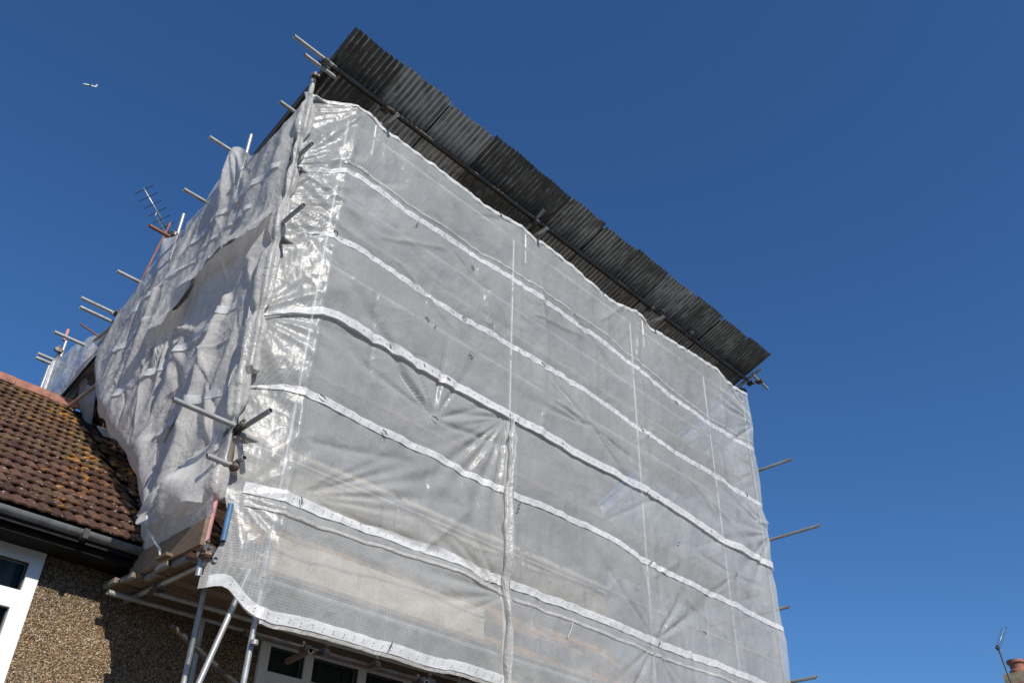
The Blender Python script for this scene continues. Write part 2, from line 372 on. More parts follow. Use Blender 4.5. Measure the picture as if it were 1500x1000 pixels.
def roof_deck(parent, x0, x1):
    b = MB(); t = math.tan(PITCH)
    for dz in (0,):
        b.v += [(x0, EAVE_Y-.02, EAVE_Z-.02), (x1, EAVE_Y-.02, EAVE_Z-.02), (x1, RIDGE_Y, RIDGE_Z-.01), (x0, RIDGE_Y, RIDGE_Z-.01),
                (x0, RIDGE_Y+4, EAVE_Z-.02), (x1, RIDGE_Y+4, EAVE_Z-.02)]
        b.v += [(x, y, z-.12) for x, y, z in b.v[:6]]
        b.f += [(0,1,2,3), (3,2,5,4), (6,9,8,7), (9,10,11,8), (0,3,9,6), (3,4,10,9), (1,7,8,2), (2,8,11,5), (0,6,7,1)]
    return b.build('roof', 'felt', parent)
def gutter(parent, x0, x1, m='gutter'):
    b = MB(); n = 9; P = []
    for x in (x0, x1):
        row = [(x, EAVE_Y-.03-.056*math.cos(math.pi*i/n), EAVE_Z-.045-.056*math.sin(math.pi*i/n)) for i in range(n+1)]
        row += [(x, EAVE_Y-.03-.051*math.cos(math.pi*i/n), EAVE_Z-.044-.049*math.sin(math.pi*i/n)) for i in range(n, -1, -1)]
        P.append(row+[row[0]])
    b.grid(P); k = len(P[0])
    b.f += [tuple(range(k-1)), tuple(range(2*k-2, k-1, -1))]
    return b.build('gutter', m, parent, True, 40)
def window(parent, x0, x1, z0, z1, mulls, transom, curtain=True):
    w = MB(); y0, y1 = WALL_Y-.035, WALL_Y+.07; t = .105
    w.box((x0, y0, z0), (x0+t, y1, z1)); w.box((x1-t, y0, z0), (x1, y1, z1))
    w.box((x0+t, y0+.002, z1-t), (x1-t, y1, z1)); w.box((x0+t, y0+.002, z0), (x1-t, y1, z0+t))
    for mx in mulls: w.box((mx-.05, y0+.004, z0+t), (mx+.05, y1, z1-t))
    edges = [x0+t]+[e for mx in mulls for e in (mx-.05, mx+.05)]+[x1-t]
    for a, b in zip(edges[::2], edges[1::2]):
        w.box((a, y0+.006, transom-.055), (b, y1, transom+.055))
    win = w.build('window', 'upvc', parent)
    for a, b in zip(edges[::2], edges[1::2]):
        for (c, d) in ((z0+t, transom-.055), (transom+.055, z1-t)):
            s = MB(); q = .042
            if c < transom - .2:
                s.box((a+.001, y0-.012, c), (a+q, y1-.03, d)); s.box((b-q, y0-.012, c), (b-.001, y1-.03, d)); s.box((a+q, y0-.010, d-q), (b-q, y1-.03, d)); s.box((a+q, y0-.010, c), (b-q, y1-.03, c+q))
                s.build('sash', 'upvc', win); e = q
            else: e = 0
            gk = MB(); gk.box((a+e, y0+.030, c+e), (a+e+.008, y0+.06, d-e)); gk.box((b-e-.008, y0+.030, c+e), (b-e, y0+.06, d-e)); gk.box((a+e+.008, y0+.031, d-e-.008), (b-e-.008, y0+.06, d-e)); gk.box((a+e+.008, y0+.031, c+e), (b-e-.008, y0+.06, c+e+.008))
            gk.build('seal', 'black', win)
            MB().box((a+e, y0+.048, c+e), (b-e, y0+.056, d-e)).build('pane', 'glass', win)
    xs = np.linspace(x0+.1, x1-.1, 90); zz = np.linspace(z0, z1-.02, 3)
    P = [[(x, WALL_Y+.17+.028*math.sin(x*46+.6*math.sin(x*9))+.0*z, z) for z in zz] for x in xs if not (x0+x1)/2-.06 < x < (x0+x1)/2+.04]
    MB().grid(P).build('curtain', 'curtain', win, True)
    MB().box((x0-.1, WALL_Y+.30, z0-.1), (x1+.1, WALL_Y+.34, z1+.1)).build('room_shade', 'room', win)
    MB().box((x0-.04, WALL_Y-.09, z0-.05), (x1+.04, WALL_Y+.02, z0-.002)).build('sill', 'upvc', win)
    return win

PARTY = 3.30
nh = thing('neighbour_house', (1.0, 8, 0), 'pebbledash house with lichen covered brown tiled roof beside the wrapped scaffold', 'house')
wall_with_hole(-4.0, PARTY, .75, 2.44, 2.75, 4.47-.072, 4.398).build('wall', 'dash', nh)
MB().box((-4, 7.86, 4.40), (PARTY, 8.13, 4.46)).build('wall_plate', 'soffit', nh)
window(nh, .75, 2.44, 2.75, 4.397, [1.55], 4.0)
roof = roof_deck(nh, -4.0, PARTY)
lay_tiles(roof, 1.55, PARTY, lambda c: abs(c[0]-2.7)*.9+c[1]*.28+(3 if c[0] < 1.75 else 0), random.Random(2))
MB().grid([[(-4, EAVE_Y, EAVE_Z+.03), (-4, RIDGE_Y, RIDGE_Z+.03)], [(1.53, EAVE_Y, EAVE_Z+.03), (1.53, RIDGE_Y, RIDGE_Z+.03)]]).build('tiling', 'tile', roof)
for i in range(13):
    x1 = PARTY+.06-i*.44; P = []
    for x in (x1-.435, x1):
        P.append([(x, RIDGE_Y-.17*math.cos(math.pi*k/8), RIDGE_Z-.06+.15*math.sin(math.pi*k/8)+(.008 if x == x1 else 0)) for k in range(9)])
    r = MB().grid(P); r.v += [(v[0], v[1], v[2]-.02) for v in r.v[:]]; n = 18
    r.f += [tuple(n+k for k in f)[::-1] for f in r.f[:]]; r.f += [(9+k, 9+k+1, n+9+k+1, n+9+k) for k in range(8)]+[(k+1, k, n+k, n+k+1) for k in range(8)]+[(0, 9, n+9, n), (17, 8, n+8, n+17)]
    r.build('ridge_tile', 'ridge', roof, True, 40)
gutter(nh, -4.0, 2.55); gutter(nh, 2.565, 3.28)
MB().box((2.535, EAVE_Y-.10, EAVE_Z-.118), (2.58, EAVE_Y+.035, EAVE_Z-.035)).build('gutter_union', 'black', nh)
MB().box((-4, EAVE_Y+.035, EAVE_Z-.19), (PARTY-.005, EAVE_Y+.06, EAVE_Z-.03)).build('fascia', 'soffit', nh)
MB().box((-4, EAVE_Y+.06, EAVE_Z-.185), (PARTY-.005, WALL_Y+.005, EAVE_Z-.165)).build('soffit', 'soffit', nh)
fl = MB().grid([[(3.33-.02*j+.03*math.sin(i*1.7), 10.62+.13*i, EAVE_Z+(10.62+.13*i-EAVE_Y)*math.tan(PITCH)+.06+.12*j+.01*math.sin(i*2.3+j)) for j in range(5)] for i in range(7)])
fl.build('lead_flashing', 'lead', roof, True)

sh = thing('scaffolded_house', (7.8, 8, 0), 'pebbledash house wrapped in white sheeted scaffolding with a loft under construction', 'house')
wall_with_hole(PARTY+.003, 12.5, 4.62, 6.55, 2.75, 4.26).build('wall', 'dash', sh)
window(sh, 4.62, 6.55, 2.75, 4.26, [5.19, 5.87], 3.86)
roof2 = roof_deck(sh, PARTY+.004, 12.0)
lay_tiles(roof2, PARTY+.01, 4.3, lambda c: (c[0]-3.3)*.8+c[1]*.25, random.Random(5), 10.6)
MB().grid([[(4.36, EAVE_Y, EAVE_Z+.03), (4.36, RIDGE_Y, RIDGE_Z+.03)], [(12, EAVE_Y, EAVE_Z+.03), (12, RIDGE_Y, RIDGE_Z+.03)]]).build('tiling', 'tile', roof2)
gutter(sh, 3.285, 12.0, 'black')
MB().box((PARTY, EAVE_Y+.035, EAVE_Z-.19), (12, EAVE_Y+.06, EAVE_Z-.03)).build('fascia', 'soffit', sh)
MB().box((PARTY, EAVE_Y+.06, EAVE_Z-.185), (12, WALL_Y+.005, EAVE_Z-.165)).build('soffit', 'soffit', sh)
MB().box((3.75, 9.6, 5.8), (12.38, 9.9, 8.84)).build('loft_wall', 'loft', sh)
MB().box((3.62, 9.9, 6.0), (3.75, 14.0, 8.0)).build('loft_cheek', 'felt', sh)
for i in range(34):
    y = 10.1+i*.045; z0 = EAVE_Z+(y-EAVE_Y)*math.tan(PITCH)
    if i % 3 == 0: MB().box((3.58, y, z0+.02), (3.617, y+.03, z0+.62)).build('batten', 'board', sh)
MB().obox((3.42, 10.95, 7.80), (.03, 0, 0), (0, .62, -.30), (0, .04, .085)).build('verge_board', 'darkwood', sh)
MB().obox((3.5, 9.7, 6.62), (.35, 0, .02), (0, .16, .12), (0, -.006, .008)).build('roof_sheet_scrap', 'lead', sh)

oh = thing('unseen_opposite_house', (-14, -17, 0), 'terraced brick house across the street with a red front door', 'house', 'unseen terraced houses added across the street')  # unseen terrace added behind the camera to block low sky and deepen shade
MB().box((-17.4, -25, 0), (-10.62, -17, 5.6)).build('wall', 'brick', oh)
q = MB(); q.v += [(-17.4, -16.7, 5.45), (-10.62, -16.7, 5.45), (-10.62, -21, 8.6), (-17.4, -21, 8.6), (-10.62, -25.3, 5.45), (-17.4, -25.3, 5.45)]; q.f += [(0, 1, 2, 3), (3, 2, 4, 5), (0, 3, 5), (1, 4, 2), (0, 5, 4, 1)]
q.build('roof', 'tile', oh)
for wx in (-16.3, -13.3):
    for wz in (.9, 3.5): MB().box((wx, -17.05, wz), (wx+1.8, -16.96, wz+1.4)).build('window', 'room', oh)
MB().box((-11.9, -17.05, 0), (-11.0, -16.96, 2.1)).build('door', 'red', oh)
for i in range(1, 6):
    c_ = oh.copy(); COL.objects.link(c_); c_.location.x += 6.8*i
    c_['label'] = 'terraced brick house across the street with a '+('', 'blue', 'black', 'white', 'pink', 'grey')[i]+' front door'
    for ch_ in list(oh.children):
        d_ = ch_.copy(); COL.objects.link(d_); d_.parent = c_
        if ch_.name.startswith('door'): d_.material_slots[0].link = 'OBJECT'; d_.material_slots[0].material = M[('red', 'blue', 'black', 'upvc', 'pink', 'galv')[i]]

# ------------------------------------------------------------------ scaffolding
sc = thing('scaffolding', (7.7, 6.8, 0), 'tube and coupler scaffolding hidden behind the sheets with tube ends poking out', 'scaffolding')
R_ = .0242
def tb(name, p0, p1, m='galv', r=R_):
    return MB().tube(p0, p1, r).build(name, m, sc, True, 40)
cpl = None
def coupler(p, ax='x'):
    global cpl
    if cpl is None:
        b = MB(); b.tube((0, 0, -.026), (0, 0, .026), .033, 10, False); b.tube((-.026, .055, 0), (.026, .055, 0), .033, 10, False)
        b.box((-.024, .012, -.03), (.024, .06, .03)); b.tube((.035, -.01, .0), (.035, .07, 0), .008, 6, False); b.box((.02, -.03, -.018), (.06, -.008, .018)); b.tube((-.01, .05, .03), (-.01, .05, .075), .008, 6, False); b.box((-.024, .036, .048), (.004, .064, .062))
        me_o = b.build('coupler', 'coupler', None); cpl = me_o.data; bpy.data.objects.remove(me_o)
    o = bpy.data.objects.new('coupler', cpl); COL.objects.link(o); o.parent = sc; o.location = Vector(p)-origin(sc)
    o.rotation_euler = (random.uniform(-.2, .2), 0, {'x': 0, 'y': math.pi/2, 'n': math.pi}[ax]+random.uniform(-.15, .15))
# corner standard (painted foot) and the front row
tb('standard', (3.12, 6.40, 4.93), (3.12, 6.40, 10.12)); tb('standard', (3.12, 6.40, 4.22), (3.12, 6.40, 4.927), 'pink'); tb('standard_foot', (3.12, 6.40, 4.05), (3.12, 6.40, 4.217))
tb('standard', (3.235, 6.345, 4.36), (3.235, 6.345, 4.68), 'blue')
for x in (3.64, 6.45, 9.02, 11.0, 12.24): tb('standard', (x, 6.325, 0), (x, 6.325, 9.66))
for x in (4.03, 6.70, 9.38): tb('standard', (x, 6.34, 9.42), (x, 6.34, 10.10))
tb('standard', (12.31, 6.36, 7.0), (12.31, 6.36, 10.05))
for x in (3.5, 6.5, 9.0, 12.2): tb('standard', (x, 7.0, 0), (x, 7.0, 4.24))
for z in (5.31, 7.55, 8.55, 9.72): tb('ledger', (3.17, 6.345, z), (12.3, 6.345, z))
tb('ledger', (2.66, 6.14, 10.12), (3.20, 6.14, 10.12)); tb('ledger', (3.203, 6.14, 10.12), (12.20, 6.14, 10.12), 'coupler'); tb('ledger', (2.86, 6.20, 10.04), (3.30, 6.20, 10.04))  # long run coloured dark steel to paint in the tin roof's shade
tb('ledger', (3.2, 7.3, 4.155), (9.5, 7.3, 4.155)); tb('ledger', (2.95, 7.62, 4.16), (9.5, 7.62, 4.16)); tb('ledger', (3.62, 6.335, 4.155), (12.3, 6.335, 4.155))
# guard rail ends left of the corner
tb('guard_rail', (2.53, 6.345, 5.365), (3.16, 6.345, 5.365)); tb('guard_rail', (2.925, 6.335, 5.00), (3.22, 6.335, 5.00))
# transom ends pointing at the street
STUBS = [(3.13, 6.09, 8.71), (3.10, 5.93, 7.69), (3.175, 5.90, 5.37), (3.20, 6.22, 5.05)]
for x, y, z in STUBS: tb('transom', (x, y, z), (x+.03, 7.8, z))
tb('transom', (12.37, 5.67, 8.465), (12.37, 7.6, 8.465)); tb('transom', (12.385, 5.43, 7.25), (12.385, 7.6, 7.25)); tb('transom', (12.36, 6.13, 6.14), (12.36, 7.6, 6.14)); tb('transom', (12.345, 5.88, 5.075), (12.345, 7.6, 5.075))
for x in (4.07, 6.745, 9.45): tb('transom', (x, 5.97, 9.885), (x, 7.7, 9.885))
for x in (4.0, 6.7, 9.4, 12.2): tb('rafter_tube', (x, 5.98, 10.20), (x, 7.8, 9.47))
tb('rafter_tube', (12.22, 5.86, 10.245), (12.22, 11.6, 7.95)); tb('tie_tube', (12.15, 6.0, 10.13), (12.62, 6.0, 10.07))
# lower bay
tb('transom', (3.215, 6.36, 4.205), (3.215, 7.84, 4.205)); tb('transom', (4.18, 6.30, 3.70), (4.26, 6.75, 3.71), 'coupler'); tb('transom', (5.45, 6.30, 3.70), (5.52, 6.75, 3.71), 'coupler')
tb('ledger', (3.62, 6.42, 3.74), (9.3, 6.42, 3.74), 'coupler')
MB().box((3.72, 6.46, 4.30), (6.30, 6.50, 4.62)).build('toe_board', 'pale', sc); MB().box((6.42, 6.62, 3.3), (7.32, 6.635, 4.22)).build('wall_patch_panel', 'pale', sc); MB().box((7.72, 6.62, 3.3), (8.15, 6.635, 4.14)).build('wall_patch_panel', 'pale', sc)  # last two: panels added to stand for sunlit wall seen through the sheet
tb('brace', (3.56, 6.42, 4.24), (2.52, 6.42, 0.0)); tb('brace', (3.30, 7.05, 3.85), (5.6, 7.05, 2.75), 'coupler'); tb('standard', (3.9, 7.5, 0), (3.8, 7.5, 4.1))  # second brace coloured dark steel to paint in the shade under the boards
tb('rail', (3.16, 6.44, 4.36), (3.16, 6.98, 4.36), 'red', .017)
# side row, tubes along X poke out to the left
for y, bot_, top in ((7.72, 5.6, 10.08), (9.18, 7.0, 9.66), (10.36, 8.1, 8.6), (12.33, 7.4, 9.10)): tb('standard', (3.16, y, bot_), (3.13, y, top))
tb('standard', (3.10, 12.33, 9.103), (3.10, 12.33, 9.30), 'pink')
for y, z, l, m in ((7.72, 9.70, 2.66, 'galv'), (8.40, 9.38, 2.79, 'galv'), (9.20, 9.27, 2.78, 'rusty'), (9.83, 8.87, 2.78, 'galv'), (10.36, 8.62, 2.62, 'galv'), (10.40, 8.51, 2.66, 'galv'), (11.19, 8.50, 2.67, 'galv'), (12.33, 8.76, 2.84, 'galv'), (12.30, 8.67, 2.83, 'galv')):
    tb('transom', (l, y+.05, z), (4.2, y+.05, z), m)
tb('transom', (2.86, 10.95, 8.60), (3.3, 10.95, 8.50), 'rusty', .012); tb('transom', (2.98, 6.80, 9.83), (3.6, 6.80, 9.83))
tb('standard', (3.25, 13.2, 7.0), (3.25, 13.2, 9.12)); tb('ledger', (3.14, 7.6, 7.5), (3.14, 12.5, 7.5)); tb('ledger', (3.14, 6.3, 8.5), (3.14, 12.5, 8.5))
for p, a in (((3.12, 6.36, 10.06), 'x'), ((3.12, 6.42, 5.33), 'x'), ((3.15, 6.34, 5.36), 'n'), ((3.13, 6.40, 5.03), 'x'), ((3.18, 6.36, 5.0), 'n'), ((3.12, 6.37, 4.21), 'n'), ((3.16, 6.36, 4.26), 'y'),
             ((3.10, 7.72, 9.72), 'x'), ((3.10, 9.18, 9.29), 'x'), ((3.10, 10.38, 8.60), 'n'), ((3.10, 12.33, 8.80), 'x'), ((3.10, 12.31, 8.90), 'y'),
             ((4.05, 6.28, 9.93), 'x'), ((6.72, 6.28, 9.93), 'x'), ((9.40, 6.28, 9.93), 'x'), ((12.31, 6.30, 10.02), 'x'), ((12.36, 6.02, 10.09), 'n'), ((12.30, 6.12, 10.10), 'x'),
             ((4.03, 6.18, 10.08), 'n'), ((6.70, 6.18, 10.08), 'n'), ((9.38, 6.18, 10.08), 'n'), ((3.10, 6.17, 10.08), 'n'), ((3.22, 7.30, 4.17), 'x'), ((3.22, 7.25, 4.20), 'n'), ((3.5, 7.02, 4.15), 'x'), ((3.64, 6.28, 4.13), 'x'),
             ((4.20, 6.38, 3.73), 'x'), ((4.35, 6.40, 3.74), 'n'), ((5.47, 6.38, 3.73), 'x'), ((5.6, 6.40, 3.74), 'y'), ((4.9, 6.40, 3.74), 'n'), ((9.55, 6.11, 10.09), 'n'), ((10.35, 6.11, 10.09), 'n')):
    coupler(p, a)
MB().tube((3.64, 6.275, 3.62), (3.64, 6.275, 3.655), .031, 12, False).build('sleeve', 'galv', sc, True, 40)
for z in (6.30, 8.25): MB().box((3.3, 6.45, z), (12.1, 7.55, z+.04)).build('deck', 'board', sc)

# boards of the lowest platform
bd = [(7.70, 2.97, 'nearest the pebbledash wall, sticking out furthest left'), (7.465, 3.01, 'second from the wall, end beside the black gutter'), (7.225, 3.11, 'third from the wall above the thin ledger tube'),
      (6.985, 3.07, 'fourth from the wall under the upright toe board'), (6.745, 3.10, 'fifth from the wall under the red rail'), (6.505, 3.33, 'at the street edge just behind the sheet hem')]
for y, x0, d in bd:
    lo = 4.235+random.uniform(0, .014)
    b = MB().box((x0, y-.112, lo), (8.9, y+.106, lo+.038)).build('scaffold_board', 'board')
    e_ = MB().box((x0-.004, y-.108, lo-.003), (x0+.035, y+.108, lo+.041)); e_.build('end_band', 'galv', b)
    tag(b, 'weathered scaffold board '+d, 'board', 'scaffold boards of the lowest platform')
tbd = MB().obox((3.085, 6.98, 4.40), (.019, 0, 0), (0, .60, 0), (0, 0, .11)).build('toe_board', 'board')
tag(tbd, 'brown toe board standing on edge above the lowest platform end', 'board')
pc = thing('timber_offcut', (3.10, 6.62, 4.30), 'pale timber offcut lying by the toe board foot', 'timber')
MB().obox((3.02, 6.86, 4.295), (.03, 0, 0), (0, .09, 0), (0, 0, .012)).build('batten', 'board', pc)

# ------------------------------------------------------------------ temporary tin roof
RS = -0.40
def roofz(y): return 10.235+RS*(y-6.17)
tr = thing('temporary_roof', (7.7, 8.5, 8.0), 'overhanging corrugated tin roof sloping back above the white sheeting', 'roof')
def corr(x0, w, y0, y1, dz=0.0, ny=8, seed=0, warp=.012):
    n = int(w/.0765*8); P = []
    rg = random.Random(seed); a, b_, c = (rg.uniform(-1, 1) for _ in range(3))
    for i in range(n+1):
        x = x0+w*i/n; row = []
        for j in range(ny+1):
            t = j/ny; y = y0+(y1-y0)*t
            edge = .010*max(0, 1-t*3)*math.sin(i*.11+seed)
            row.append((x, y, roofz(y)+.0125*math.sin(2*math.pi*x/.0765)+dz+warp*(a*(t-.5)+b_*(i/n-.5)*.6)+edge))
        P.append(row)
    return P
W12 = (12.275-3.155)/12
for i in range(12):
    x0 = 3.155+i*W12; rg = random.Random(i+40)
    y0 = 5.72-.006*i+rg.uniform(-.015, .015)
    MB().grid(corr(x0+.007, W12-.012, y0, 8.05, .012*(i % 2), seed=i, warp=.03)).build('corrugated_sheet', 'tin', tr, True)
MB().grid([[(3.2, 5.80, roofz(5.80)+.05), (3.2, 8.0, roofz(8.0)+.05)], [(12.25, 5.75, roofz(5.75)+.05), (12.25, 8.0, roofz(8.0)+.05)]]).build('seam_backing', 'felt', tr)  # dark sheet added above the seam gaps to give them shadow lines
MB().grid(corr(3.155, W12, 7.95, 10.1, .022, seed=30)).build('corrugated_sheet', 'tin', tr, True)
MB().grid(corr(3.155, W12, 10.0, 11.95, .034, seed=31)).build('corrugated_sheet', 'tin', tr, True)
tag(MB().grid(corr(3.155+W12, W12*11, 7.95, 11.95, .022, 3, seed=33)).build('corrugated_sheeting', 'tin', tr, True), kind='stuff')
MB().obox((3.185, 8.95, roofz(8.95)-.07), (.022, 0, 0), (0, 2.75, RS*2.75), (0, .0, .05)).build('edge_timber', 'darkwood', tr)
for x in (4.4, 5.6, 7.4, 8.3, 10.1, 11.2): MB().obox((x, 7.35, roofz(7.35)-.055), (.022, 0, 0), (0, .45, RS*.45), (0, 0, .035)).build('rafter', 'darkwood', tr)
MB().box((3.16, 6.175, roofz(6.17)-.075), (12.2, 6.225, roofz(6.17)-.02)).build('purlin', 'darkwood', tr)

# ------------------------------------------------------------------ sheeting: the street face
XL = interp([(9.74, 3.11), (8.85, 3.13), (8.34, 3.07), (7.77, 3.09), (7.31, 3.06), (7.02, 3.04), (6.62, 3.05), (6.1, 3.08), (5.78, 3.11), (5.58, 3.17), (5.32, 3.18), (5.07, 3.20), (4.84, 3.16), (4.63, 3.22), (4.37, 3.27), (4.1, 3.2), (3.97, 3.15)])
XR = interp([(9.88, 12.35), (9.32, 12.34), (8.8, 12.37), (8.51, 12.29), (8.04, 12.34), (7.58, 12.38), (7.11, 12.37), (6.78, 12.38), (6.25, 12.41), (5.73, 12.37), (5.03, 12.31), (3.8, 12.36)])
TOP = interp([(3.0, 9.70), (3.14, 9.74), (3.45, 9.80), (3.62, 9.86), (3.81, 9.89), (3.96, 9.83), (4.08, 9.77), (4.2, 9.79), (4.46, 9.82), (5.4, 9.80), (5.77, 9.77), (6.3, 9.86), (6.55, 9.87), (6.72, 9.79), (6.9, 9.86), (7.41, 9.81), (8.42, 9.72), (9.1, 9.87), (9.25, 9.82), (9.40, 9.72), (9.53, 9.76), (10.47, 9.85), (11.28, 9.92), (11.51, 9.81), (12.0, 9.80), (12.35, 9.88)])
B1 = interp([(3.08, 8.59), (3.25, 8.60), (3.42, 8.64), (3.75, 8.83), (4.02, 8.80), (4.58, 8.79), (5.23, 8.82), (5.94, 8.85), (6.51, 8.84), (7.39, 8.87), (8.43, 8.84), (8.99, 8.79), (9.73, 8.68), (10.83, 8.68), (12.28, 8.77)])
B2 = interp([(3.05, 7.62), (3.4, 7.74), (3.71, 7.83), (4.29, 7.85), (4.9, 7.78), (5.76, 7.81), (6.47, 7.82), (7.23, 7.84), (8.35, 7.83), (8.96, 7.75), (9.94, 7.74), (11.02, 7.73), (12.22, 7.76)])
B3 = interp([(3.05, 6.55), (3.4, 6.74), (3.81, 6.86), (4.43, 6.87), (5.19, 6.84), (5.82, 6.83), (6.37, 6.85), (7.34, 6.82), (8.28, 6.83), (8.94, 6.85), (9.79, 6.79), (10.81, 6.73), (12.35, 6.77)])
B4 = interp([(3.11, 5.81), (3.44, 5.90), (3.66, 5.91), (4.05, 5.91), (4.56, 5.89), (5.28, 5.91), (5.87, 5.88), (6.42, 5.86), (6.96, 5.91), (7.56, 5.92), (8.21, 5.91), (8.96, 5.82), (9.63, 5.81), (10.61, 5.83), (12.35, 5.77)])
B5 = interp([(3.18, 4.86), (3.51, 4.87), (3.72, 4.85), (4.08, 4.85), (4.69, 4.87), (5.37, 4.90), (5.93, 4.89), (6.45, 4.86), (6.96, 4.88), (7.52, 4.89), (8.13, 4.87), (8.84, 4.84), (9.48, 4.84), (10.4, 4.87), (11.42, 4.86), (12.35, 4.85)])
HEM = interp([(3.0, 3.96), (3.15, 3.96), (3.3, 4.02), (3.36, 4.00), (3.42, 3.93), (3.49, 3.85), (3.59, 3.80), (3.73, 3.79), (4.05, 3.80), (4.84, 3.81), (5.31, 3.81), (5.99, 3.85), (6.5, 3.82), (9, 3.85), (12.4, 3.84)])

def gather(x, z, x0, z0, a0, a1, n, amp, rho, seed, w=.09):
    rg = np.random.RandomState(seed); dx = x-x0; dz = z-z0; r = np.hypot(dx, dz)+1e-6; ph = np.degrees(np.arctan2(dz, dx)); out = np.zeros_like(x)
    for k in range(n):
        th = a0+(a1-a0)*(k+rg.uniform(.2, .8))/n; d = (ph-th+180) % 360-180
        rr = rho*rg.uniform(.6, 1.3); s = amp*rg.uniform(.5, 1.2)
        out += s*np.exp(-(np.radians(d)/w)**2)*(r/rr)*np.exp(1-r/rr)
    return out
def crease(x, z, p0, p1, amp, w, sharp=False):
    p0 = np.array(p0); p1 = np.array(p1); d = p1-p0; ln = np.hypot(*d); d = d/ln; s = (x-p0[0])*d[0]+(z-p0[1])*d[1]; q = -(x-p0[0])*d[1]+(z-p0[1])*d[0]
    e = np.clip(s/ln, 0, 1); inside = sstep(-.08, .06, s)*sstep(-.08, .1, ln-s)
    g_ = np.abs(q)/(w*(.4+1.2*e)); return amp*inside*(np.exp(-1.3*g_) if sharp else np.exp(-g_**2))
rgF = np.random.RandomState(11)
RANDOM_CREASES = []
for k in range(46):
    x0, z0 = rgF.uniform(3.8, 12.1), rgF.uniform(4.0, 9.6); th = rgF.choice([-1, 1])*math.radians(rgF.uniform(8, 48)) if k % 3 else math.radians(rgF.uniform(70, 110)); ln = rgF.uniform(.35, 1.3)
    RANDOM_CREASES.append(((x0, z0), (x0+ln*math.cos(th), z0-ln*math.sin(th)), rgF.uniform(-.022, .018), rgF.uniform(.015, .05)))
def front_y(x, z):
    x = np.asarray(x, float); z = np.asarray(z, float)
    t = np.clip((3.66-x)/.54, 0, 1.3); y = 6.205+.235*t**1.15
    y = y+.018*np.exp(-((x-3.66)/.05)**2)*0 - .012*np.exp(-((x-3.65)/.025)**2)
    for xp in (6.45, 9.02): y = y-.010*np.exp(-((x-xp)/.03)**2)+.0*z
    for b in (B1, B2, B3, B4, B5): y = y+.012*np.exp(-((z-b(x))/.09)**2)
    y = y-.028*np.sin(np.pi*np.clip((z-3.8)/1.0, 0, 6))**2*(.5+.5*vnoise(x*.9, z*.4, 3))
    y = y+.024*fbm(x*1.3+z*.5, z*1.1, 21, 3)+.006*fbm(x*5, z*3, 5, 3)
    y = y+.007*ridged(x*2.3+z*1.1, z*2.1-x*.9, 9, 3)*sstep(.1, .6, vnoise(x*.5, z*.6, 8)+.4)
    y = y+.006*vnoise(x*11, z*1.3, 31)*sstep(-.2, .6, vnoise(x*.7, z*.7, 12))
    y = y-gather(x, z, 3.81, 9.88, 190, 262, 9, .030, .45, 1, .05)
    y = y-gather(x, z, 4.08, 9.87, 250, 345, 6, .016, .5, 2, .05)
    y = y-gather(x, z, 3.05, 8.60, -50, 70, 7, .026, .35, 3, .08)
    y = y-gather(x, z, 3.02, 8.10, -60, 60, 8, .024, .35, 4, .06)
    y = y-gather(x, z, 3.69, 7.86, 130, 230, 6, .020, .3, 5, .07)
    y = y-gather(x, z, 3.03, 6.60, -70, 60, 7, .022, .45, 6, .09)
    y = y-gather(x, z, 3.26, 4.80, -80, 65, 7, .018, .6, 7, .09)
    y = y+1.5*gather(x, z, 3.76, 4.92, -6, 42, 7, .030, .55, 8, .045)
    y = y+1.5*gather(x, z, 5.24, 6.32, 0, 180, 7, .028, .4, 9, .06)
    y = y+1.5*gather(x, z, 6.30, 6.80, 195, 265, 7, .028, .5, 10, .06)
    y = y+1.5*gather(x, z, 6.36, 4.72, 130, 215, 6, .030, .35, 11, .06)
    y = y+1.5*gather(x, z, 7.82, 7.30, 120, 200, 4, .026, .4, 12, .06)+1.5*gather(x, z, 7.82, 7.30, -40, 0, 3, .02, .35, 13, .06)
    y = y+1.5*gather(x, z, 8.92, 4.85, 20, 160, 6, .026, .4, 14, .06)+1.5*gather(x, z, 8.92, 4.82, 200, 340, 6, .026, .4, 15, .05)
    y = y+1.5*gather(x, z, 11.0, 6.25, 160, 380, 5, .022, .35, 16, .06)+1.5*gather(x, z, 12.3, 7.3, 150, 240, 6, .03, .4, 17, .06)
    y = y+1.5*gather(x, z, 12.33, 9.3, 130, 230, 6, .03, .35, 18, .06)
    for a in (((9.05, 5.50), (8.93, 4.86), -.035, .02), ((9.05, 5.5), (9.75, 4.75), -.02, .03), ((4.75, 6.66), (5.22, 6.33), .045, .04), ((5.3, 8.66), (5.85, 8.36), .022, .03), ((7.0, 7.65), (8.9, 6.95), -.02, .03), ((8.95, 7.75), (11.6, 6.9), -.015, .03), ((9.1, 9.75), (9.0, 8.9), -.02, .03), ((11.36, 9.85), (11.30, 8.75), -.02, .025)): y = y+crease(x, z, *a)
    for p_, q_, m_, w_c in RANDOM_CREASES: y = y+crease(x, z, p_, q_, m_*1.8, w_c*1.3, sharp=True)
    y = y+.16*np.clip((x-12.14)/.25, 0, 1)**2
    return y
def front_sheet(bot, top, xl, xr, nx, nz, dy):
    s = np.linspace(0, 1, nx); t = np.linspace(0, 1, nz); Sg, T = np.meshgrid(s, t, indexing='ij')
    zn = bot(np.full_like(T, 7.0))*(1-T)+top(np.full_like(T, 7.0))*T
    X = xl(zn)+(xr(zn)-xl(zn))*Sg
    Z = bot(X)*(1-T)+top(X)*T
    return np.stack([X, front_y(X, Z)+dy, Z], -1)
